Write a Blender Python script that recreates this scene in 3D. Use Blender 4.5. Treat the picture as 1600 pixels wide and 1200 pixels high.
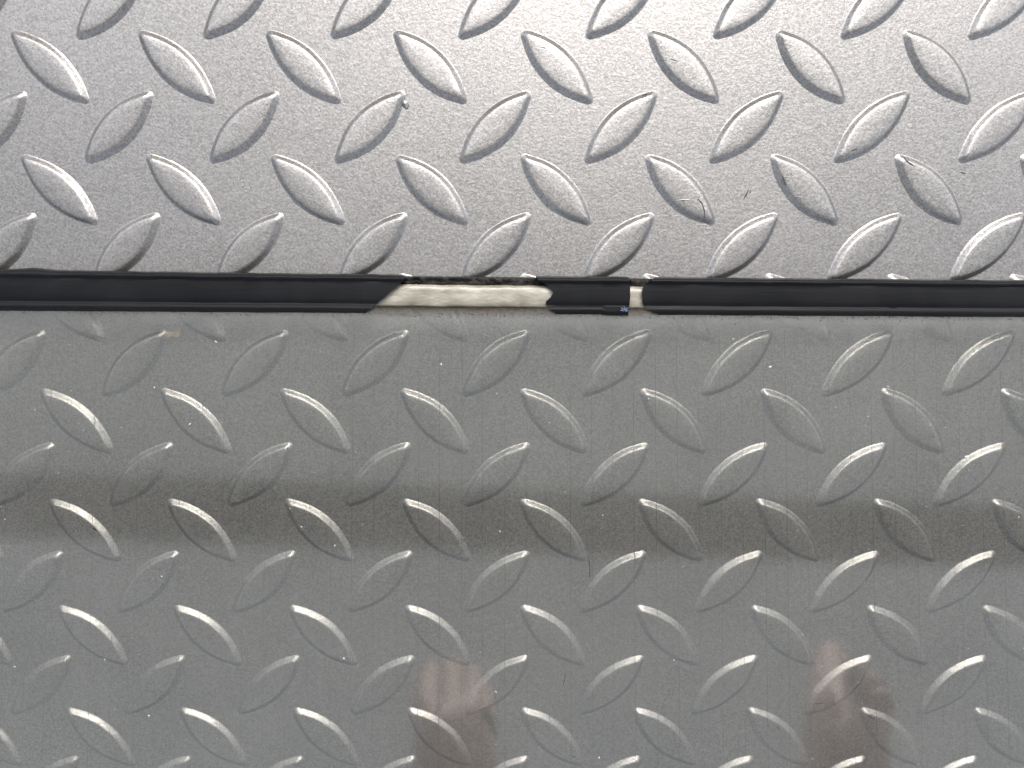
import bpy, bmesh, math, random
from mathutils import Vector, Matrix, noise

# ------------------------------------------------------------------ camera, sky, sun, exposure
scene = bpy.context.scene
for o in list(bpy.data.objects):
    bpy.data.objects.remove(o)
col = scene.collection
R = math.radians

P = 0.038                       # pitch of the tread pattern in metres
FPX = 1202.0                    # focal length in pixels of a 1600 px wide picture
TILT = R(7.58)
CAM_H = 6.3484 * P
CAM_Y = 0.845 * P               # origin = the point of the plate in the middle of the picture

cam_data = bpy.data.cameras.new('camera')
cam = bpy.data.objects.new('camera', cam_data)
col.objects.link(cam)
cam.location = (0, CAM_Y, CAM_H)
cam.rotation_euler = (-TILT, 0, 0)
cam_data.sensor_width = 36.0
cam_data.lens = 36.0 * FPX / 1600.0
cam_data.clip_start = 0.005
cam_data.clip_end = 200.0
cam_data.dof.use_dof = True
cam_data.dof.focus_distance = 0.241
cam_data.dof.aperture_fstop = 11.0
scene.camera = cam

SUN_ELEV, SUN_AZ = R(46), R(9)         # azimuth measured from +Y towards +X
world = bpy.data.worlds.new('World')
scene.world = world
world.use_nodes = True
wn, wl = world.node_tree.nodes, world.node_tree.links
wn.clear()
sky = wn.new('ShaderNodeTexSky')
sky.sky_type = 'NISHITA'
sky.sun_disc = False
sky.sun_elevation = SUN_ELEV
sky.sun_rotation = SUN_AZ
sky.air_density = 1.0
sky.dust_density = 6.0
hsv = wn.new('ShaderNodeHueSaturation')
hsv.inputs['Saturation'].default_value = 0.42
bg = wn.new('ShaderNodeBackground')
bg.inputs['Strength'].default_value = 0.15
wo = wn.new('ShaderNodeOutputWorld')
wl.new(sky.outputs['Color'], hsv.inputs['Color'])
wl.new(hsv.outputs['Color'], bg.inputs['Color'])
wl.new(bg.outputs['Background'], wo.inputs['Surface'])

sun_data = bpy.data.lights.new('sun', 'SUN')
sun_data.energy = 0.5
sun_data.angle = R(125)
sun_data.color = (1.0, 0.965, 0.93)
sun = bpy.data.objects.new('sun', sun_data)
col.objects.link(sun)
sd = Vector((math.sin(SUN_AZ) * math.cos(SUN_ELEV), math.cos(SUN_AZ) * math.cos(SUN_ELEV), math.sin(SUN_ELEV)))
sun.rotation_euler = sd.to_track_quat('Z', 'Y').to_euler()
sun.location = sd * 3

scene.render.engine = 'CYCLES'
scene.render.resolution_x, scene.render.resolution_y = 1024, 768
vs = scene.view_settings
vs.view_transform = 'Standard'
vs.look = 'None'
vs.gamma = 1.0
vs.exposure = 1.83
vs.use_curve_mapping = False
try:
    scene.cycles.transparent_max_bounces = 24
except Exception:
    pass

# ------------------------------------------------------------------ helpers
def px(u, v, z=0.0):
    """photo pixel (1600x1200) -> point on the horizontal plane at height z"""
    dx, dy = (u - 800) / FPX, -(v - 600) / FPX
    c, s = math.cos(TILT), math.sin(TILT)
    # camera axes: right=(1,0,0), up=(0,c,-s), back=(0,s,c)
    d = Vector((dx, dy * c - s, -dy * s - c))
    t = (z - CAM_H) / d.z
    return Vector((0, CAM_Y, CAM_H)) + d * t

def obj(name, me, mat=None, parent=None, loc=None):
    o = bpy.data.objects.new(name, me)
    col.objects.link(o)
    if mat is not None and len(me.materials) == 0:
        for m in (mat if isinstance(mat, (list, tuple)) else [mat]):
            me.materials.append(m)
    if parent is not None:
        o.parent = parent
    if loc is not None:
        o.location = loc
    return o

def tag(o, label=None, cat=None, group=None, kind=None):
    if label: o['label'] = label
    if cat: o['category'] = cat
    if group: o['group'] = group
    if kind: o['kind'] = kind
    return o

def empty(name, loc):
    o = bpy.data.objects.new(name, None)
    o.empty_display_size = 0.01
    o.location = loc
    col.objects.link(o)
    return o

def mesh(name, verts, faces, smooth=False):
    me = bpy.data.meshes.new(name)
    me.from_pydata([tuple(v) for v in verts], [], faces)
    me.update()
    if smooth:
        me.polygons.foreach_set('use_smooth', [True] * len(me.polygons))
    return me

def box(name, a, b):
    x0, y0, z0 = a; x1, y1, z1 = b
    v = [(x0,y0,z0),(x1,y0,z0),(x1,y1,z0),(x0,y1,z0),(x0,y0,z1),(x1,y0,z1),(x1,y1,z1),(x0,y1,z1)]
    f = [(0,3,2,1),(4,5,6,7),(0,1,5,4),(1,2,6,5),(2,3,7,6),(3,0,4,7)]
    return mesh(name, v, f)

def lerp(a, b, t): return a + (b - a) * t
def piece(pts, t):
    if t <= pts[0][0]: return pts[0][1]
    for (a, va), (b, vb) in zip(pts, pts[1:]):
        if t <= b: return lerp(va, vb, (t - a) / (b - a) if b > a else 0)
    return pts[-1][1]

class NT:
    def __init__(self, name):
        self.m = bpy.data.materials.new(name)
        self.m.use_nodes = True
        self.t = self.m.node_tree
        self.t.nodes.clear()
        self.out = self.n('ShaderNodeOutputMaterial')
    def n(self, kind, **kw):
        nd = self.t.nodes.new(kind)
        for k, v in kw.items():
            if k.startswith('i_'):
                key = k[2:].replace('_', ' ')
                nd.inputs[key].default_value = v
            else:
                setattr(nd, k, v)
        return nd
    def l(self, a, b): self.t.links.new(a, b)
    def pos(self):
        return self.n('ShaderNodeNewGeometry').outputs['Position']
    def noise(self, scale, detail=2.0, rough=0.5, vec=None):
        nd = self.n('ShaderNodeTexNoise')
        nd.inputs['Scale'].default_value = scale
        nd.inputs['Detail'].default_value = detail
        nd.inputs['Roughness'].default_value = rough
        self.l(vec if vec is not None else self.pos(), nd.inputs['Vector'])
        return nd.outputs['Fac']
    def ramp(self, fac, stops):
        nd = self.n('ShaderNodeValToRGB')
        e = nd.color_ramp.elements
        while len(e) > 1: e.remove(e[-1])
        for k, (p, c) in enumerate(stops):
            el = e[0] if k == 0 else e.new(p)
            el.position = p
            el.color = c if len(c) == 4 else (*c, 1)
        self.l(fac, nd.inputs['Fac'])
        return nd.outputs['Color']
    def math(self, op, a, b=None, clamp=False):
        nd = self.n('ShaderNodeMath', operation=op, use_clamp=clamp)
        for k, x in enumerate((a, b)):
            if x is None: continue
            if isinstance(x, (int, float)): nd.inputs[k].default_value = x
            else: self.l(x, nd.inputs[k])
        return nd.outputs[0]
    def mix(self, fac, a, b, mode='MIX'):
        nd = self.n('ShaderNodeMix', data_type='RGBA', blend_type=mode)
        for k, x in ((0, fac), (6, a), (7, b)):
            if isinstance(x, (int, float)): nd.inputs[k].default_value = x
            elif isinstance(x, (tuple, list)): nd.inputs[k].default_value = (*x, 1) if len(x) == 3 else x
            else: self.l(x, nd.inputs[k])
        return nd.outputs[2]
    def bump(self, h, strength, dist, normal=None):
        nd = self.n('ShaderNodeBump')
        nd.inputs['Strength'].default_value = strength
        nd.inputs['Distance'].default_value = dist
        self.l(h, nd.inputs['Height'])
        if normal is not None: self.l(normal, nd.inputs['Normal'])
        return nd.outputs['Normal']
    def finish(self, sh):
        self.l(sh, self.out.inputs['Surface'])
        return self.m

def principled(nt, color, rough, metallic=0.0, normal=None, spec=0.5):
    b = nt.n('ShaderNodeBsdfPrincipled')
    for key, x in (('Base Color', color), ('Roughness', rough), ('Metallic', metallic), ('Specular IOR Level', spec)):
        if isinstance(x, (int, float)): b.inputs[key].default_value = x
        elif isinstance(x, tuple): b.inputs[key].default_value = (*x, 1)
        else: nt.l(x, b.inputs[key])
    if normal is not None: nt.l(normal, b.inputs['Normal'])
    return b.outputs['BSDF']

# ------------------------------------------------------------------ materials
def m_paint():
    nt = NT('silver_paint')
    big = nt.noise(14, 3, 0.5)
    mid = nt.noise(420, 2, 0.5)
    peel = nt.noise(1150, 2, 0.55)
    fine = nt.noise(3600, 2, 0.6)
    # flakes
    vor = nt.n('ShaderNodeTexVoronoi', feature='F1')
    vor.inputs['Scale'].default_value = 2300
    nt.l(nt.pos(), vor.inputs['Vector'])
    fl = nt.n('ShaderNodeSeparateColor')
    nt.l(vor.outputs['Color'], fl.inputs['Color'])
    base = nt.ramp(big, [(0.3, (0.125, 0.123, 0.121)), (0.7, (0.145, 0.142, 0.140))])
    base = nt.mix(nt.ramp(fl.outputs[0], [(0.0, (0, 0, 0)), (1.0, (0.55,) * 3)]), base, (0.29, 0.286, 0.283))
    # pores and specks of dirt sitting in the paint
    dirt = nt.ramp(nt.noise(210, 5, 0.68), [(0.735, (0, 0, 0)), (0.765, (0.75,) * 3)])
    base = nt.mix(dirt, base, (0.10, 0.088, 0.078))
    n1 = nt.bump(mid, 0.14, 0.00030)
    n2 = nt.bump(peel, 0.36, 0.00015, n1)
    n3 = nt.bump(fine, 0.5, 0.00006, n2)
    rgh = nt.math('ADD', nt.math('MULTIPLY', big, 0.06), 0.33)
    return nt.finish(principled(nt, base, rgh, 0.80, n3))

def m_rubber():
    nt = NT('black_rubber')
    big = nt.noise(60, 3, 0.6)
    n_f = nt.noise(2600, 3, 0.6)
    st = nt.n('ShaderNodeMapping'); st.inputs['Scale'].default_value = (60, 1500, 900)
    nt.l(nt.pos(), st.inputs['Vector'])
    streak = nt.noise(1.0, 2, 0.5, st.outputs['Vector'])
    base = nt.mix(nt.ramp(big, [(0.35, (0, 0, 0)), (0.75, (1, 1, 1))]), (0.0026, 0.0029, 0.0037), (0.0048, 0.0052, 0.0062))
    dust = nt.ramp(nt.noise(700, 4, 0.7), [(0.70, (0, 0, 0)), (0.80, (0.5,) * 3)])
    base = nt.mix(dust, base, (0.04, 0.038, 0.035))
    nrm = nt.bump(streak, 0.35, 0.00012)
    nrm = nt.bump(n_f, 0.30, 0.00005, nrm)
    rgh = nt.math('ADD', nt.math('MULTIPLY', big, 0.25), 0.36)
    return nt.finish(principled(nt, base, rgh, 0.0, nrm, 0.10))

def m_torn():
    nt = NT('torn_rubber')
    n1 = nt.noise(900, 4, 0.7)
    base = nt.ramp(n1, [(0.3, (0.002, 0.0018, 0.0018)), (0.55, (0.008, 0.0066, 0.0062)), (0.75, (0.034, 0.027, 0.024))])
    return nt.finish(principled(nt, base, 0.75, 0.0, nt.bump(n1, 0.8, 0.0004), 0.3))

def m_cream():
    nt = NT('yellowed_tape')
    st = nt.n('ShaderNodeMapping'); st.inputs['Scale'].default_value = (120, 300, 200)
    nt.l(nt.pos(), st.inputs['Vector'])
    a = nt.noise(1.0, 3, 0.55, st.outputs['Vector'])
    base = nt.ramp(a, [(0.3, (0.10, 0.092, 0.074)), (0.5, (0.155, 0.146, 0.120)), (0.72, (0.215, 0.206, 0.175))])
    d = nt.ramp(nt.noise(520, 4, 0.7), [(0.66, (0, 0, 0)), (0.74, (0.8,) * 3)])
    base = nt.mix(d, base, (0.11, 0.09, 0.06))
    return nt.finish(principled(nt, base, 0.38, 0.0, nt.bump(a, 0.7, 0.0006), 0.5))

GLASS_TINT = (0.83, 0.828, 0.81)
def m_glass_face():
    nt = NT('tinted_glass')
    tr = nt.n('ShaderNodeBsdfTransparent')
    tr.inputs['Color'].default_value = (*GLASS_TINT, 1)
    gl = nt.n('ShaderNodeBsdfGlossy')
    gl.inputs['Roughness'].default_value = 0.07
    gl.inputs['Color'].default_value = (1, 1, 1, 1)
    # light surface dust: a very thin scattering veil, patchy
    # Schlick reflectance, the same from both sides of the face
    lw = nt.n('ShaderNodeLayerWeight'); lw.inputs['Blend'].default_value = 0.5
    fr = nt.math('ADD', nt.math('MULTIPLY', nt.math('POWER', lw.outputs['Facing'], 5.0), 0.94), 0.060)
    ms = nt.n('ShaderNodeMixShader')
    # two reflecting faces of the pane taken together
    f2 = nt.math('MULTIPLY', fr, 1.9, True)
    nt.l(f2, ms.inputs[0]); nt.l(tr.outputs[0], ms.inputs[1]); nt.l(gl.outputs[0], ms.inputs[2])
    veil = nt.n('ShaderNodeBsdfDiffuse'); veil.inputs['Color'].default_value = (0.25, 0.25, 0.24, 1)
    v = nt.ramp(nt.noise(30, 5, 0.65), [(0.35, (0.004,) * 3), (0.75, (0.035,) * 3)])
    ms2 = nt.n('ShaderNodeMixShader')
    nt.l(v, ms2.inputs[0]); nt.l(ms.outputs[0], ms2.inputs[1]); nt.l(veil.outputs[0], ms2.inputs[2])
    return nt.finish(ms2.outputs[0])
def m_glass_body():
    nt = NT('glass_underside')
    tr = nt.n('ShaderNodeBsdfTransparent'); tr.inputs['Color'].default_value = (0.97, 0.98, 0.975, 1)
    return nt.finish(tr.outputs[0])

def m_plain(name, color, rough=0.7, metallic=0.0):
    nt = NT(name)
    a = nt.noise(1500, 3, 0.6)
    c = nt.mix(nt.ramp(a, [(0.3, (0, 0, 0)), (0.7, (1, 1, 1))]), tuple(x * 0.8 for x in color), tuple(min(1, x * 1.15) for x in color))
    return nt.finish(principled(nt, c, rough, metallic))

PAINT, RUBBER, TORN, CREAM = m_paint(), m_rubber(), m_torn(), m_cream()
GLASS, GLASS_B = m_glass_face(), m_glass_body()

# ------------------------------------------------------------------ tread plate with its raised bars
K = 0.9458
def lat(i, j):                       # lattice (image-down rows) -> plate point
    return ((i - 3.134) * P, -(j * K - 2.064) * P)

def m_ground():
    nt = NT('pale_concrete')
    c = nt.ramp(nt.noise(3, 6, 0.6), [(0.3, (0.36, 0.35, 0.335)), (0.7, (0.45, 0.44, 0.42))])
    return nt.finish(principled(nt, c, 0.85, 0.0, nt.bump(nt.noise(60, 4, 0.6), 0.4, 0.004)))
gnd = obj('ground', mesh('ground', [(-60, -60, -0.0045), (60, -60, -0.0045), (60, 60, -0.0045), (-60, 60, -0.0045)], [(0, 1, 2, 3)]), m_ground())
tag(gnd, 'pale concrete ground under the plate', 'ground', kind='structure')

plate = empty('tread_plate', (0, 0, 0))
tag(plate, 'silver painted steel tread plate with a herringbone of raised pointed bars', 'metal plate')
X0, X1, Y0, Y1 = -0.245, 0.245, -0.215, 0.195
obj('sheet', box('sheet', (X0, Y0, -0.004), (X1, Y1, 0.0)), PAINT, plate)

def bar_mesh(name, L, W, seed):
    """pointed bar: a lens outline with rounded tips, flat on top with sloping flanks"""
    rng = random.Random(seed)
    N, M = 22, 4                                     # points per flank, points round each tip
    # (inset along the length, inset across, rounding of the tips, height), millimetres
    prof = [(-0.5, -0.5, 1.6, -0.04), (-0.18, -0.18, 1.5, 0.012), (0.10, 0.08, 1.4, 0.12), (0.50, 0.40, 1.2, 0.37), (1.35, 0.98, 0.9, 0.88),
            (1.9, 1.32, 0.7, 1.15), (2.25, 1.54, 0.6, 1.235), (2.7, 1.85, 0.5, 1.285), (3.5, 2.4, 0.4, 1.328), (5.0, 3.2, 0.25, 1.368), (7.6, 4.3, 0.15, 1.395)]
    verts, faces = [], []
    ph = rng.uniform(0, 50)
    n = 2 * (N + 1) + 2 * M
    for (il, iw, rad, z) in prof:
        l, w = L * 1000 - il - rad, W * 1000 - iw - rad
        phi = math.atan2(1.0, 2 * w / l)
        ring = []
        for k in range(M):
            t = lerp(-phi, phi, (k + 1) / (M + 1))
            ring.append((l + rad * math.cos(t), rad * math.sin(t)))
        for k in range(N + 1):
            s = 1 - 2 * k / N
            nx_, ny_ = 2 * w * s / l, 1.0
            d = math.hypot(nx_, ny_)
            ring.append((s * l + rad * nx_ / d, w * (1 - s * s) + rad * ny_ / d))
        half = [(-x, -y) for x, y in ring]           # the outline is symmetric about its centre
        for x, y in ring + half:
            jx = noise.noise(Vector((x * 0.22 + ph, y * 0.22, z * 0.3))) * 0.11
            verts.append((x / 1000, (y + jx) / 1000, (z + 0.03 * noise.noise(Vector((x * 0.3, y * 0.3, ph)))) / 1000))
    for r in range(len(prof) - 1):
        for k in range(n):
            a, b = r * n + k, r * n + (k + 1) % n
            faces.append((a, b, b + n, a + n))
    faces.append(tuple((len(prof) - 1) * n + k for k in range(n)))
    return mesh(name, verts, faces, True)

LEN, WID = 0.383 * P, 0.140 * P
variants = [bar_mesh('raised_bar', LEN, WID, s) for s in range(6)]
for me in variants: me.materials.append(PAINT)
rng = random.Random(4)
def place_bar(x, y, ang):
    if not (X0 + 0.016 < x < X1 - 0.016 and Y0 + 0.016 < y < Y1 - 0.016): return
    o = obj('raised_bar', rng.choice(variants), None, plate, (x, y, 0))
    o.rotation_euler = (0, 0, ang + (math.pi if rng.random() < .5 else 0) + rng.uniform(-.008, .008))
a_s, a_b = math.atan2(0.2653, 0.2765), math.pi - math.atan2(0.2673, 0.2791)
for j in range(-4, 9):
    for i in range(-4, 11):
        place_bar(*lat(i, j), a_s)
        x, y = lat(i - 0.5 - 0.0102, j - 0.5 + 0.0152 / K)
        place_bar(x, y, a_b)

# ------------------------------------------------------------------ glass pane with its embedded wires
ZG0, ZG1 = 0.0022, 0.0058
gy = px(800, 483, ZG1).y
glass = empty('glass_panel', (0, gy, ZG0))
tag(glass, 'grey tinted clear pane with fine vertical wires lying over the tread plate', 'glass pane')
gm = box('pane', (X0 + 0.002, Y0 + 0.002, ZG0), (X1 - 0.002, gy, ZG1))
gm.materials.append(GLASS); gm.materials.append(GLASS_B)
for p in gm.polygons: p.material_index = 0 if p.normal.z > 0.5 else 1
g = obj('pane', gm, None, glass); g.location = (0, -gy, -ZG0)

# added pale sheet overhead, unseen: dims the plate and mirrors in the pane
def m_shade_canopy():
    nt = NT('shade_canopy_cloth')
    w = nt.noise(6, 3, 0.5)
    c = nt.ramp(w, [(0.3, CANOPY_C), (0.7, tuple(x * 1.12 for x in CANOPY_C))])
    t = nt.n('ShaderNodeBsdfTranslucent'); nt.l(c, t.inputs['Color'])
    d = nt.n('ShaderNodeBsdfDiffuse'); nt.l(c, d.inputs['Color'])
    ms = nt.n('ShaderNodeMixShader'); ms.inputs[0].default_value = 0.5
    nt.l(t.outputs[0], ms.inputs[1]); nt.l(d.outputs[0], ms.inputs[2])
    return nt.finish(ms.outputs[0])
CANOPY_C = (0.28, 0.298, 0.30)
nx, ny = 24, 20
AX, AY0, AY1, AZ = 2.2, -1.9, 0.58, 2.45
verts = [(lerp(-AX, AX, i / nx), lerp(AY0, AY1, j / ny), AZ + 0.012 * math.sin(i * 1.3) + 0.01 * math.sin(j * 1.1 + i * .4)) for j in range(ny + 1) for i in range(nx + 1)]
verts += [(x, y, z + 0.003) for x, y, z in verts]
nn = (nx + 1) * (ny + 1)
faces = []
for j in range(ny):
    for i in range(nx):
        a = j * (nx + 1) + i
        faces.append((a, a + nx + 1, a + nx + 2, a + 1))
aw = obj('shade_canopy', mesh('shade_canopy', verts[:nn], faces, True), m_shade_canopy())
tag(aw, 'pale cloth sheet added overhead to shade the plate and mirror softly in the pane', 'shade_canopy')

# dark beam overhead, mirrored in the pane
BZ = 2.2
def refl(u, v, z):
    p = px(u, v, ZG1)
    d = (p - Vector((0, CAM_Y, CAM_H))).normalized()
    d.z = -d.z
    return p + d * ((z - p.z) / d.z)
ends = []
for u, v0, v1 in ((-420, 750, 834), (2020, 830, 906)):
    p, q = refl(u, v0, BZ), refl(u, v1, BZ)
    ends.append([(p.x, p.y, BZ + .03), (p.x, p.y - .04, BZ), (q.x, q.y + .05, BZ), (q.x, q.y, BZ + .04), (q.x, q.y, BZ + .2), (p.x, p.y, BZ + .2)])
beam = obj('overhead_beam', mesh('overhead_beam', ends[0] + ends[1], [(k, (k + 1) % 6, 6 + (k + 1) % 6, 6 + k) for k in range(6)] + [(5, 4, 3, 2, 1, 0), (6, 7, 8, 9, 10, 11)]),
           m_plain('dark_timber', (0.05, 0.032, 0.024)))
tag(beam, 'dark brown beam overhead seen mirrored as a band in the glass pane', 'beam')


# unseen dark box added beyond the plate to shade flanks of the upper bars
wl_ = obj('light_blocker', box('light_blocker', (-1.35, 1.75, -0.004), (1.35, 1.9, 1.0)), m_plain('blocker_brown', (0.05, 0.04, 0.034)))
tag(wl_, 'low dark brown box added out of view beyond the plate to shade the bars', 'blocker')


# the photographer's hands, upright behind the far edge, mirrored faintly in the pane
def m_skin():
    nt = NT('skin')
    c = nt.ramp(nt.noise(90, 3, 0.5), [(0.3, (0.34, 0.265, 0.24)), (0.7, (0.39, 0.31, 0.28))])
    return nt.finish(principled(nt, c, 0.5))
SKIN = m_skin()
def mirrored(u, v, y):
    """point of the plane at y whose mirror image falls on the photo point"""
    p = px(u, v, ZG1)
    d = (p - Vector((0, CAM_Y, CAM_H))).normalized()
    d.z = -d.z
    return p + d * ((y - p.y) / d.y)
def hand_mesh(palm, wrist, arm, fingers, radii, label, y):
    vs_, es, rad = [], [], []
    def add(p, r, link=None):
        vs_.append(p); rad.append(r)
        if link is not None: es.append((link, len(vs_) - 1))
        return len(vs_) - 1
    c = add(mirrored(*palm, y - 0.004), 0.019)
    w = add(mirrored(*wrist, y) + Vector((0, -0.055, 0.012)), 0.021, c)
    add(vs_[w] + Vector(arm), 0.030, w)
    for fg, r0 in zip(fingers, radii):
        prev = c
        for k, (u, v, dy) in enumerate(fg):
            prev = add(mirrored(u, v, y) + Vector((0, dy, 0)), r0 * (1.1, 1.0, 0.88)[k], prev)
    me = bpy.data.meshes.new('hand')
    me.from_pydata([tuple(p) for p in vs_], es, [])
    o = obj('hand', me, SKIN)
    o.modifiers.new('skin', 'SKIN').use_smooth_shade = True
    for k, sv_ in enumerate(me.skin_vertices[0].data):
        sv_.radius = (rad[k], rad[k]); sv_.use_root = (k == 0)
    sb_ = o.modifiers.new('smooth', 'SUBSURF'); sb_.levels = 2; sb_.render_levels = 2
    return tag(o, label, 'hand')
HY = -0.19
hand_mesh((715, 1165), (700, 1200), (-0.05, -0.22, 0.04),
          [[(676, 1118, 0), (670, 1078, 0), (672, 1042, 0)], [(706, 1110, .002), (704, 1066, .002), (706, 1036, 0)],
           [(736, 1116, .002), (738, 1078, .002), (738, 1050, 0)], [(752, 1130, 0), (754, 1102, 0), (755, 1076, 0)], [(678, 1150, .004), (666, 1124, .008), (664, 1100, .010)]],
          (.0080, .0082, .0080, .0070, .0085), 'bare hand with its fingers held together, seen as a pink reflection in the pane', HY)
hand_mesh((1318, 1170), (1335, 1205), (0.06, -0.22, 0.04),
          [[(1302, 1110, 0), (1300, 1060, 0), (1298, 1014, 0)], [(1332, 1130, .01), (1340, 1118, .022), (1336, 1140, .03)],
           [(1352, 1142, .01), (1360, 1132, .022), (1356, 1152, .03)], [(1366, 1160, .01), (1374, 1152, .02), (1370, 1168, .028)], [(1288, 1165, .004), (1274, 1142, .012), (1284, 1122, .018)]],
          (.0120, .0082, .0080, .0070, .0085), 'bare hand with one raised fingertip, seen as a pink reflection in the pane', HY)

# ------------------------------------------------------------------ things round the joint: base strip, tape, rubber seal
def yt(u): return 420.5 + 17.5 * (max(u, 0.0) / 1600.0) ** 0.8       # upper edge of the seal in the photograph
def yb(u): return 485.5 + 10.0 * (u / 1600.0)              # its lower lip
U0, U1 = -420, 2020                                        # a little past both sides of the frame

def strip(name, us, rows, z_of, mat, bottom, jitter=None, smooth=True):
    """sheet over columns us and rows; rows give (v offset function, ...) ; closed below at height bottom"""
    verts, faces = [], []
    nu, nr = len(us), len(rows)
    for u in us:
        for r in range(nr):
            z = z_of(u, r)
            verts.append(px(u, rows[r](u), z))
    for c in range(nu - 1):
        for r in range(nr - 1):
            a = c * nr + r
            faces.append((a, a + 1, a + nr + 1, a + nr))
    base = len(verts)
    for c, u in enumerate(us):
        for r in (0, nr - 1):
            p = verts[c * nr + r]
            verts.append(Vector((p.x, p.y, bottom)))
    for c in range(nu - 1):
        a, b = base + 2 * c, base + 2 * c + 2
        faces.append((c * nr, (c + 1) * nr, b, a))
        faces.append((c * nr + nr - 1, a + 1, b + 1, (c + 1) * nr + nr - 1))
        faces.append((a, b, b + 1, a + 1))
    for c in (0, nu - 1):
        loop = [c * nr + r for r in range(nr)] + [base + 2 * c + 1, base + 2 * c]
        faces.append(tuple(loop if c else loop[::-1]))
    me = mesh(name, verts, faces, smooth)
    bm = bmesh.new(); bm.from_mesh(me); bmesh.ops.recalc_face_normals(bm, faces=bm.faces); bm.to_mesh(me); bm.free()
    return me

def nz(u, v, s): return noise.noise(Vector((u * s, v * s, 3.7)))

# yellowed tape on which the seal was stuck
us = [lerp(U0, U1, k / 300) for k in range(301)]
rows = [lambda u, o=o: yt(u) + 15.5 + o * 35 + 0.8 * nz(u, o * 9, 0.05) for o in (0, .05, .16, .3, .45, .6, .75, .9, .97, 1)]
zr = [3.2, 4.5, 4.9, 5.0, 4.95, 5.05, 5.0, 4.9, 4.6, 3.4]
tape = obj('glazing_tape', strip('glazing_tape', us, rows,
        lambda u, r: (zr[r] + (0.16 * nz(u, r * 11, 0.022) + 0.10 * nz(u, r * 17, 0.07) if 0 < r < 9 else 0)) / 1000, CREAM, 0.0002), CREAM)
tag(tape, 'yellowed cream strip laid bare where the black rubber seal has broken away', 'glazing tape')

# torn foot of the seal, still clinging above the tape
rr = random.Random(11)
foot_profile = [(560, 4), (600, 10), (640, 15), (652, 12), (660, 17), (700, 15), (735, 17), (780, 15), (800, 20), (828, 24), (832, 20), (850, 17), (880, 14), (980, 12), (990, 24), (1006, 24), (1012, 13), (1040, 8)]
us = [lerp(560, 1040, k / 240) for k in range(241)]
rows = [lambda u, o=o: yt(u) + 2.5 + o * (piece(foot_profile, u) + 1.6 * nz(u, 2, 0.12) + 1.0 * nz(u, 7, 0.4)) for o in (0, .12, .3, .5, .7, .88, 1)]
zf = [1.5, 3.6, 3.0, 2.4, 2.7, 2.2, 0.8]
foot = obj('torn_rubber_foot', strip('torn_rubber_foot', us, rows,
        lambda u, r: (zf[r] + (1.3 * nz(u, r * 13, 0.09) + 0.7 * nz(u, r * 23, 0.3) if 0 < r < 6 else 0.2)) / 1000, TORN, 0.0002), TORN)
tag(foot, 'ragged dark remnant of torn rubber above the bare cream strip', 'rubber remnant')

# cross-section of the rubber: (place across, height mm)
SEC = [(0.0, 2.2), (0.012, 4.4), (0.03, 5.9), (0.06, 6.75), (0.095, 7.05), (0.13, 7.0), (0.16, 6.62), (0.185, 6.30), (0.22, 6.28), (0.30, 6.36), (0.42, 6.42),
       (0.55, 6.44), (0.65, 6.40), (0.71, 6.28), (0.745, 6.02), (0.77, 5.98), (0.80, 6.30), (0.84, 6.72), (0.89, 6.80), (0.935, 6.62),
       (0.97, 6.30), (0.99, 6.08), (1.0, 5.92)]
def seal_piece(name, left, right, n, label, extra=None, lip=1.0):
    """left / right: the broken ends, as lists of (place across, photo column)"""
    verts, faces = [], []
    nr = len(SEC)
    th = 0.9
    def surf(c, r, under):
        t, z = SEC[r]
        k = c / n
        u = lerp(piece(left, t), piece(right, t), k)
        # ends ragged
        if c == 0 and left[0][1] > U0 + 1: u += 1.1 * nz(t * 60, 5, 0.35)
        if c == n and right[0][1] < U1 - 1: u += 1.1 * nz(t * 60, 9, 0.35)
        top = yt(u) + 0.7 * nz(u, 1, 0.02) + 0.35 * nz(u, 4, 0.11)
        if t < 0.1: top -= 3.0 * math.exp(-((u - 55) / 24) ** 2) * (1 - t / 0.1)
        bot = yb(u) + 0.5 * nz(u, 8, 0.03)
        v = lerp(top, bot, t)
        zz = z + 0.10 * nz(u, t * 30, 0.02) * (1 if 0.02 < t < 0.97 else 0)
        if 0.05 < t < 0.2: zz += 0.16 * nz(u, 31, 0.03)          # wavy upper bead
        if 0.78 < t < 0.95: zz = lerp(6.25, zz, lip if not callable(lip) else lip(u))
        if extra: v, zz = extra(u, t, v, zz)
        if under: zz = max(zz - th, min(zz - 0.05, 5.9 if t > 0.93 else 5.4 if t > 0.25 else 0.4))
        return px(u, v, zz / 1000)
    for under in (False, True):
        for c in range(n + 1):
            for r in range(nr): verts.append(surf(c, r, under))
    off = (n + 1) * nr
    for c in range(n):
        for r in range(nr - 1):
            a = c * nr + r
            faces.append((a, a + 1, a + nr + 1, a + nr))
            faces.append((off + a, off + a + nr, off + a + nr + 1, off + a + 1))
    for c in range(n):
        for r in (0, nr - 1):
            a, b = c * nr + r, (c + 1) * nr + r
            faces.append((a, b, off + b, off + a) if r == 0 else (a, off + a, off + b, b))
    for c in (0, n):
        for r in range(nr - 1):
            a = c * nr + r
            faces.append((a, off + a, off + a + 1, a + 1) if c == 0 else (a, a + 1, off + a + 1, off + a))
    me = mesh(name, verts, faces, True)
    bm = bmesh.new(); bm.from_mesh(me); bmesh.ops.recalc_face_normals(bm, faces=bm.faces)
    for e in bm.edges:
        if len(e.link_faces) == 2 and e.calc_face_angle() > 0.9: e.smooth = False
    bm.to_mesh(me); bm.free()
    o = obj(name, me, RUBBER)
    return tag(o, label, 'rubber seal')

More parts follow.
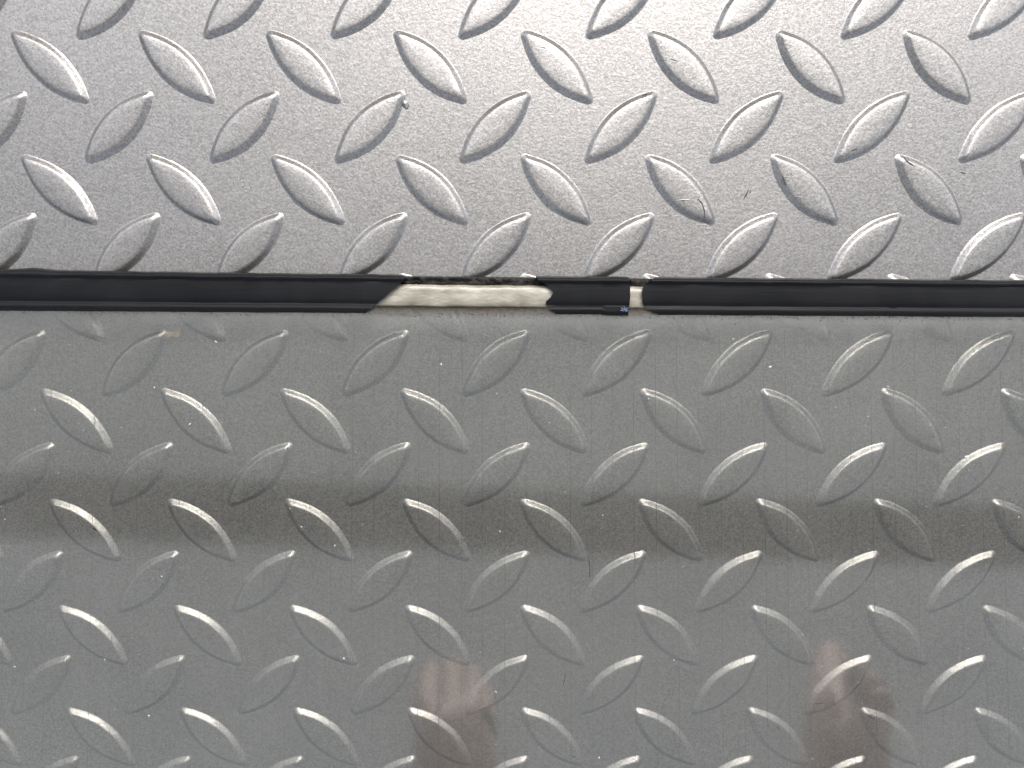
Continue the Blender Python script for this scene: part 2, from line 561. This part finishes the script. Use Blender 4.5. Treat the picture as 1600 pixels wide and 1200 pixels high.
def curl_mid(u, t, v, z):
    if t > 0.80:
        w = max(0.0, min(1.0, (u - 940) / 8.0))
        z += 0.9 * w * (1 - abs((t - 0.9) / 0.1)) - 0.1 * w
        v += 1.5 * w
    return v, z
seal_piece('rubber_seal', [(0, U0), (1, U0)],
           [(0, 628), (0.06, 634), (0.12, 633), (0.2, 628), (0.5, 607), (0.75, 590), (0.9, 579), (1, 571)], 330,
           'black rubber edge seal ending in a clean slanting cut beside the bare strip')
seal_piece('rubber_seal', [(0, 836), (0.1, 841), (0.25, 855), (0.36, 864), (0.46, 866), (0.55, 860), (0.66, 853), (0.76, 853), (0.88, 860), (1, 870)],
           [(0, 982), (0.15, 984), (0.4, 985), (0.7, 984), (1, 981)], 90,
           'short torn piece of black rubber seal between two gaps in the strip', curl_mid)
seal_piece('rubber_seal', [(0, 1024), (0.1, 1018), (0.2, 1006), (0.35, 1003), (0.62, 1003), (0.74, 1005), (0.84, 1010), (0.93, 1020), (1, 1031)],
           [(0, U1), (1, U1)], 330,
           'long black rubber edge seal with a rounded broken end at the narrow gap', None, 0.55)


# ------------------------------------------------------------------ wires in the pane
WIRE = m_plain('thin_dark_wire', (0.06, 0.06, 0.06), 0.6)
wr = random.Random(2)
zw = ZG1 - 0.0006
GL_OFF = Vector((0, -gy, -ZG0))
def wire_mesh(pts, w, h):
    verts, faces = [], []
    for k, p in enumerate(pts):
        for dx, dz in ((-w, 0), (0, h), (w, 0), (0, -h)):
            verts.append((p.x + dx, p.y, p.z + dz))
    n = len(pts)
    for k in range(n - 1):
        for q in range(4):
            a, b = k * 4 + q, k * 4 + (q + 1) % 4
            faces.append((a, b, b + 4, a + 4))
    faces += [(3, 2, 1, 0), tuple((n - 1) * 4 + q for q in range(4))]
    return mesh('wire', verts, faces)
for k in range(-6, 55):
    u0 = 16 + 33.6 * k + wr.uniform(-1.5, 1.5)
    fan = (u0 - 800) * 0.025
    a, b = px(u0, 506 + wr.uniform(-6, 10), zw), px(u0 + fan, 1290, zw)
    if max(abs(a.x), abs(b.x)) > X1 - 0.006: continue
    b.y = max(b.y, Y0 + 0.004)
    pts = [a.lerp(b, q / 8) + Vector((wr.uniform(-1, 1) * 0.00005, 0, 0)) for q in range(9)]
    o = obj('wire', wire_mesh(pts, wr.uniform(0.00004, 0.00008), 0.00004), WIRE, glass)
    o.location = GL_OFF

# ------------------------------------------------------------------ grime along the seal, dust and marks
def m_film():
    """pale dried dust, thickest along the seal and fading out across the pane"""
    nt = NT('dried_dust')
    g = nt.n('ShaderNodeUVMap'); g.uv_map = 'across'
    sp = nt.n('ShaderNodeSeparateXYZ'); nt.l(g.outputs['UV'], sp.inputs[0])
    across, along = sp.outputs['Y'], sp.outputs['X']
    n1 = nt.noise(130, 4, 0.6); n2 = nt.noise(900, 4, 0.7)
    wob = nt.math('ADD', across, nt.math('MULTIPLY', nt.math('SUBTRACT', n1, 0.5), 0.55))
    den = nt.ramp(wob, [(0.0, (0.62,) * 3), (0.30, (0.50,) * 3), (0.62, (0.22,) * 3), (0.95, (0,) * 3)])
    den = nt.math('MULTIPLY', den, nt.ramp(n2, [(0.25, (0.75,) * 3), (0.7, (1.0,) * 3)]))
    den = nt.math('MULTIPLY', den, nt.ramp(along, [(0.13, (0.30,) * 3), (0.26, (0.75,) * 3), (0.6, (1,) * 3)]))
    brown = nt.ramp(nt.math('ADD', nt.math('MULTIPLY', across, 1.5), nt.math('MULTIPLY', n2, 0.35)), [(0.20, (1,) * 3), (0.62, (0,) * 3)])
    colr = nt.mix(brown, (0.165, 0.17, 0.165), (0.038, 0.027, 0.017))
    den = nt.math('MAXIMUM', den, nt.math('MULTIPLY', brown, 0.75))
    # clean cut at the far edge of the film
    den = nt.math('MULTIPLY', den, nt.ramp(across, [(0.8, (1,) * 3), (1.0, (0,) * 3)]))
    d = nt.n('ShaderNodeBsdfDiffuse'); nt.l(colr, d.inputs['Color'])
    t = nt.n('ShaderNodeBsdfTransparent')
    ms = nt.n('ShaderNodeMixShader'); nt.l(den, ms.inputs[0]); nt.l(t.outputs[0], ms.inputs[1]); nt.l(d.outputs[0], ms.inputs[2])
    return nt.finish(ms.outputs[0])
nf = 60
verts, faces, uvs = [], [], []
for k in range(nf + 1):
    u = lerp(-380, 1980, k / nf)
    for t in (0, 1):
        verts.append(px(u, lerp(yb(u) - 9, yb(u) + 46, t), ZG1 + 0.00008)); uvs.append(((u + 380) / 2360, t))
for k in range(nf):
    faces.append((2 * k, 2 * k + 2, 2 * k + 3, 2 * k + 1)[::-1])
fm = mesh('dust_film', verts, faces)
uvl = fm.uv_layers.new(name='across')
for lp in fm.loops: uvl.data[lp.index].uv = uvs[lp.vertex_index]
film = obj('dust_film', fm, m_film())
tag(film, 'pale dried dust fading across the pane below the rubber seal', 'dust', kind='stuff')

DUST, GRIT = m_plain('pale_dust', (0.30, 0.295, 0.29), 0.8), m_plain('brown_grit', (0.035, 0.025, 0.016), 0.9)
def chip(verts, faces, c, a, b, ang, h, rg):
    """irregular low fleck with 6 sides"""
    s = len(verts)
    ca, sa = math.cos(ang), math.sin(ang)
    for k in range(6):
        t = k * math.pi / 3
        x, y = a * math.cos(t) * rg.uniform(.6, 1.1), b * math.sin(t) * rg.uniform(.6, 1.1)
        verts.append((c.x + x * ca - y * sa, c.y + x * sa + y * ca, c.z))
    verts.append((c.x, c.y, c.z + h))
    for k in range(6): faces.append((s + k, s + (k + 1) % 6, s + 6))
dr = random.Random(21)
verts, faces = [], []
for k in range(650):                                   # grit packed along the lip of the seal
    u = dr.uniform(-350, 1950)
    if u < 140 and dr.random() < 0.7: continue
    v = yb(u) + abs(dr.gauss(0, 3.6)) - 0.5
    r = dr.uniform(0.09, 0.22) / 1000
    chip(verts, faces, px(u, v, ZG1 + 0.0001), r * dr.uniform(1, 2), r, dr.uniform(0, 3.1), r * 0.9, dr)
tag(obj('grit', mesh('grit', verts, faces), GRIT), 'brown grit packed along the lower lip of the seal', 'grit', kind='stuff')
verts, faces = [], []
for k in range(620):                                   # loose dust on the pane
    u, v = dr.uniform(-60, 1660), dr.uniform(505, 1260)
    big = dr.random() < 0.07
    r = (dr.uniform(0.20, 0.36) if big else dr.uniform(0.07, 0.16)) / 1000
    chip(verts, faces, px(u, v, ZG1 + 0.00002), r * dr.uniform(1, 2.0), r * dr.uniform(.5, 1), dr.uniform(0, 3.1), r * 0.4, dr)
for k in range(60):                                    # lint
    u, v = dr.uniform(0, 1600), dr.uniform(520, 1200)
    chip(verts, faces, px(u, v, ZG1 + 0.00002), dr.uniform(0.4, 1.0) / 1000, 0.00004, dr.uniform(0, 3.1), 0.00004, dr)
tag(obj('dust_specks', mesh('dust_specks', verts, faces), DUST), 'white dust specks and lint scattered over the glass pane', 'dust', kind='stuff')

# chips and black scuffs in the paint of the plate (parts of the plate)
BLACK = m_plain('black_scuff', (0.012, 0.011, 0.011), 0.7)
def scuff(pts, w, z, mat=BLACK, name='scuff_mark'):
    """short ragged streak along photo points"""
    rg = random.Random(int(pts[0][0] * 7 + pts[0][1]))
    q = [px(u, v, z) for u, v in pts]
    line = []
    for a, b in zip(q, q[1:]):
        for k in range(4): line.append(a.lerp(b, k / 4))
    line.append(q[-1])
    verts, faces = [], []
    for k, p in enumerate(line):
        d = (line[min(k + 1, len(line) - 1)] - line[max(k - 1, 0)]).normalized()
        nrm = Vector((-d.y, d.x, 0))
        ww = w * 0.8 * (0.25 + math.sin(math.pi * k / (len(line) - 1))) * rg.uniform(.55, 1.2)
        verts += [p + nrm * ww, p + Vector((0, 0, 0.00006)), p - nrm * ww]
    for k in range(len(line) - 1):
        a = 3 * k
        faces += [(a, a + 1, a + 4, a + 3), (a + 1, a + 2, a + 5, a + 4)]
    return obj(name, mesh(name, verts, faces), mat, plate)
ZT = 0.00143
for pts, w, z in (([(1170, 296), (1166, 304), (1162, 312)], .00030, 2e-5), ([(1173, 298), (1171, 303)], .00016, 2e-5),
                  ([(1223, 274), (1225, 282), (1228, 290)], .00038, ZT), ([(1090, 310), (1097, 318), (1101, 330), (1101, 342)], .00022, ZT),
                  ([(1064, 313), (1074, 312)], .00022, ZT), ([(1500, 269), (1509, 271)], .00028, 2e-5),
                  ([(1412, 246), (1420, 254), (1430, 260)], .00020, ZT), ([(845, 74), (853, 75)], .00012, ZT),
                  ([(1047, 92), (1060, 96)], .00013, ZT), ([(1340, 232), (1330, 236)], .00022, ZT), ([(534, 240), (545, 246)], .00026, 0.0006),
                  ([(158, 692), (161, 696)], .00035, 0.0012), ([(1457, 680), (1460, 684)], .00035, ZT), ([(144, 824), (152, 830)], .00028, ZT),
                  ([(1355, 1118), (1366, 1124)], .0003, ZT), ([(1428, 1012), (1432, 1013)], .0003, ZT), ([(1213, 1136), (1219, 1139)], .00028, ZT),
                  ([(1270, 1100), (1292, 1098)], .0002, ZT), ([(1003, 149), (1012, 147)], .0003, 0.0016), ([(893, 1181), (900, 1184)], .0003, ZT)):
    scuff(pts, w, z)
SCR = m_plain('bare_scratch', (0.30, 0.295, 0.29), 0.5, 0.3)
for pts, w, z in (([(1224, 277), (1258, 275)], .00012, ZT), ([(1240, 306), (1256, 309)], .00012, ZT), ([(1290, 277), (1340, 276)], .00009, 3e-5),
                  ([(1053, 313), (1092, 311)], .00012, ZT), ([(1075, 351), (1130, 350)], .00010, 3e-5), ([(985, 322), (1010, 323)], .00010, 3e-5)):
    scuff(pts, w, z, SCR, 'scratch')
# flake of lifted paint
c = px(632, 164, 0.0)
fv = [(-.0011, .0005, .0002), (-.0002, .0012, .0007), (.0010, .0009, .0005), (.0013, -.0003, .0003), (.0006, -.0012, .0006), (-.0004, -.0006, .00015), (.0003, .0001, .0010)]
obj('paint_flake', mesh('paint_flake', [c + Vector(v) for v in fv], [(0, 5, 6), (5, 4, 6), (4, 3, 6), (3, 2, 6), (2, 1, 6), (1, 0, 6)]), PAINT, plate)
scuff([(626, 158), (636, 160), (640, 168)], .00022, 4e-5)

# dark hairs on the pane
def hair(pts, w, label, mat, cat='hair'):
    q = [px(u, v, ZG1 + 0.00012) for u, v in pts]
    me = wire_mesh(q, w, w); me.name = 'hair'
    return tag(obj('hair', me, mat), label, cat)
hair([(918, 868), (921, 878), (922, 890), (921, 902)], 0.00012, 'short dark hair stuck on the pane in the dark band', BLACK)
hair([(883, 1052), (882, 1062), (880, 1072)], 0.00010, 'tiny straight dark hair lying on the lower part of the pane', BLACK)

# warm reflection painted as a thin amber film on the pane beside the seal
AMB = NT('amber_reflection')
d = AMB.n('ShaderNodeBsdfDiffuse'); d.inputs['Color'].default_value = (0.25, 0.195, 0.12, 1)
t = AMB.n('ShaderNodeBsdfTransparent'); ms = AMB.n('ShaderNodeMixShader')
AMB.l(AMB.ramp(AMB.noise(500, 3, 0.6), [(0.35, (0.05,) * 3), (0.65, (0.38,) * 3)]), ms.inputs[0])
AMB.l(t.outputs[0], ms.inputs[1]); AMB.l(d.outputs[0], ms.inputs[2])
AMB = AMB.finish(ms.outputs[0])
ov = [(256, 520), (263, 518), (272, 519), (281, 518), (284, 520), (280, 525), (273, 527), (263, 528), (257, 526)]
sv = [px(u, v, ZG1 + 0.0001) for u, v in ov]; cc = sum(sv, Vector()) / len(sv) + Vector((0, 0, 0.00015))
sm = obj('warm_reflection', mesh('warm_reflection', sv + [cc], [((k + 1) % 9, k, 9) for k in range(9)], True), AMB)
tag(sm, 'small amber patch painting a warm reflection on the pane below the seal', 'reflection_patch')

# bead of clear resin on the pane
WATER = NT('clear_bead'); WATER = WATER.finish(principled(WATER, (0.75, 0.75, 0.75), 0.08, 0.0))
bm = bmesh.new()
bmesh.ops.create_uvsphere(bm, u_segments=20, v_segments=12, radius=0.0009)
for v in bm.verts: v.co.z = max(-0.0001, v.co.z) * 0.7; v.co.x *= 1 + 0.15 * math.sin(v.co.y * 3000)
me = bpy.data.meshes.new('clear_bead'); bm.to_mesh(me); bm.free()
me.polygons.foreach_set('use_smooth', [True] * len(me.polygons))
GB = NT('bead_glass')
t = GB.n('ShaderNodeBsdfTransparent'); gl = GB.n('ShaderNodeBsdfGlossy'); gl.inputs['Roughness'].default_value = 0.05
lw = GB.n('ShaderNodeLayerWeight'); lw.inputs['Blend'].default_value = 0.45
ms = GB.n('ShaderNodeMixShader'); GB.l(lw.outputs['Facing'], ms.inputs[0]); GB.l(t.outputs[0], ms.inputs[1]); GB.l(gl.outputs[0], ms.inputs[2])
t.inputs['Color'].default_value = (0.93, 0.93, 0.93, 1)
bd = obj('clear_bead', me, GB.finish(ms.outputs[0]), None, px(1510, 715, ZG1 + 0.0001))
tag(bd, 'tiny clear bead clinging to the pane over a raised bar', 'droplet')

# tuft of blue fluff caught under the short piece of seal
BLUE = m_plain('blue_fibre', (0.10, 0.135, 0.22), 0.8)
fr_ = random.Random(8)
verts, faces = [], []
c = px(975, 484, 0.0074)
for k in range(26):
    d = Vector((fr_.gauss(0, 1), fr_.gauss(0, .8), fr_.uniform(-.3, 0.8))).normalized()
    L = fr_.uniform(.0005, .0014)
    side = d.cross(Vector((0.3, 0.2, 1))).normalized() * 0.00007
    up = d.cross(side).normalized() * 0.00007
    s = len(verts)
    p0, p1 = c - d * 0.0002, c + d * L + Vector((fr_.uniform(-.3, .3), fr_.uniform(-.3, .3), 0)) * 0.001
    for p in (p0, p1): verts += [p + side, p + up, p - side - up]
    faces += [(s, s + 1, s + 4, s + 3), (s + 1, s + 2, s + 5, s + 4), (s + 2, s, s + 3, s + 5)]
tag(obj('fluff_tuft', mesh('fluff_tuft', verts, faces), BLUE), 'tuft of pale blue fluff caught on the torn piece of seal', 'fluff')

print('SCENE BUILT', len(bpy.data.objects))
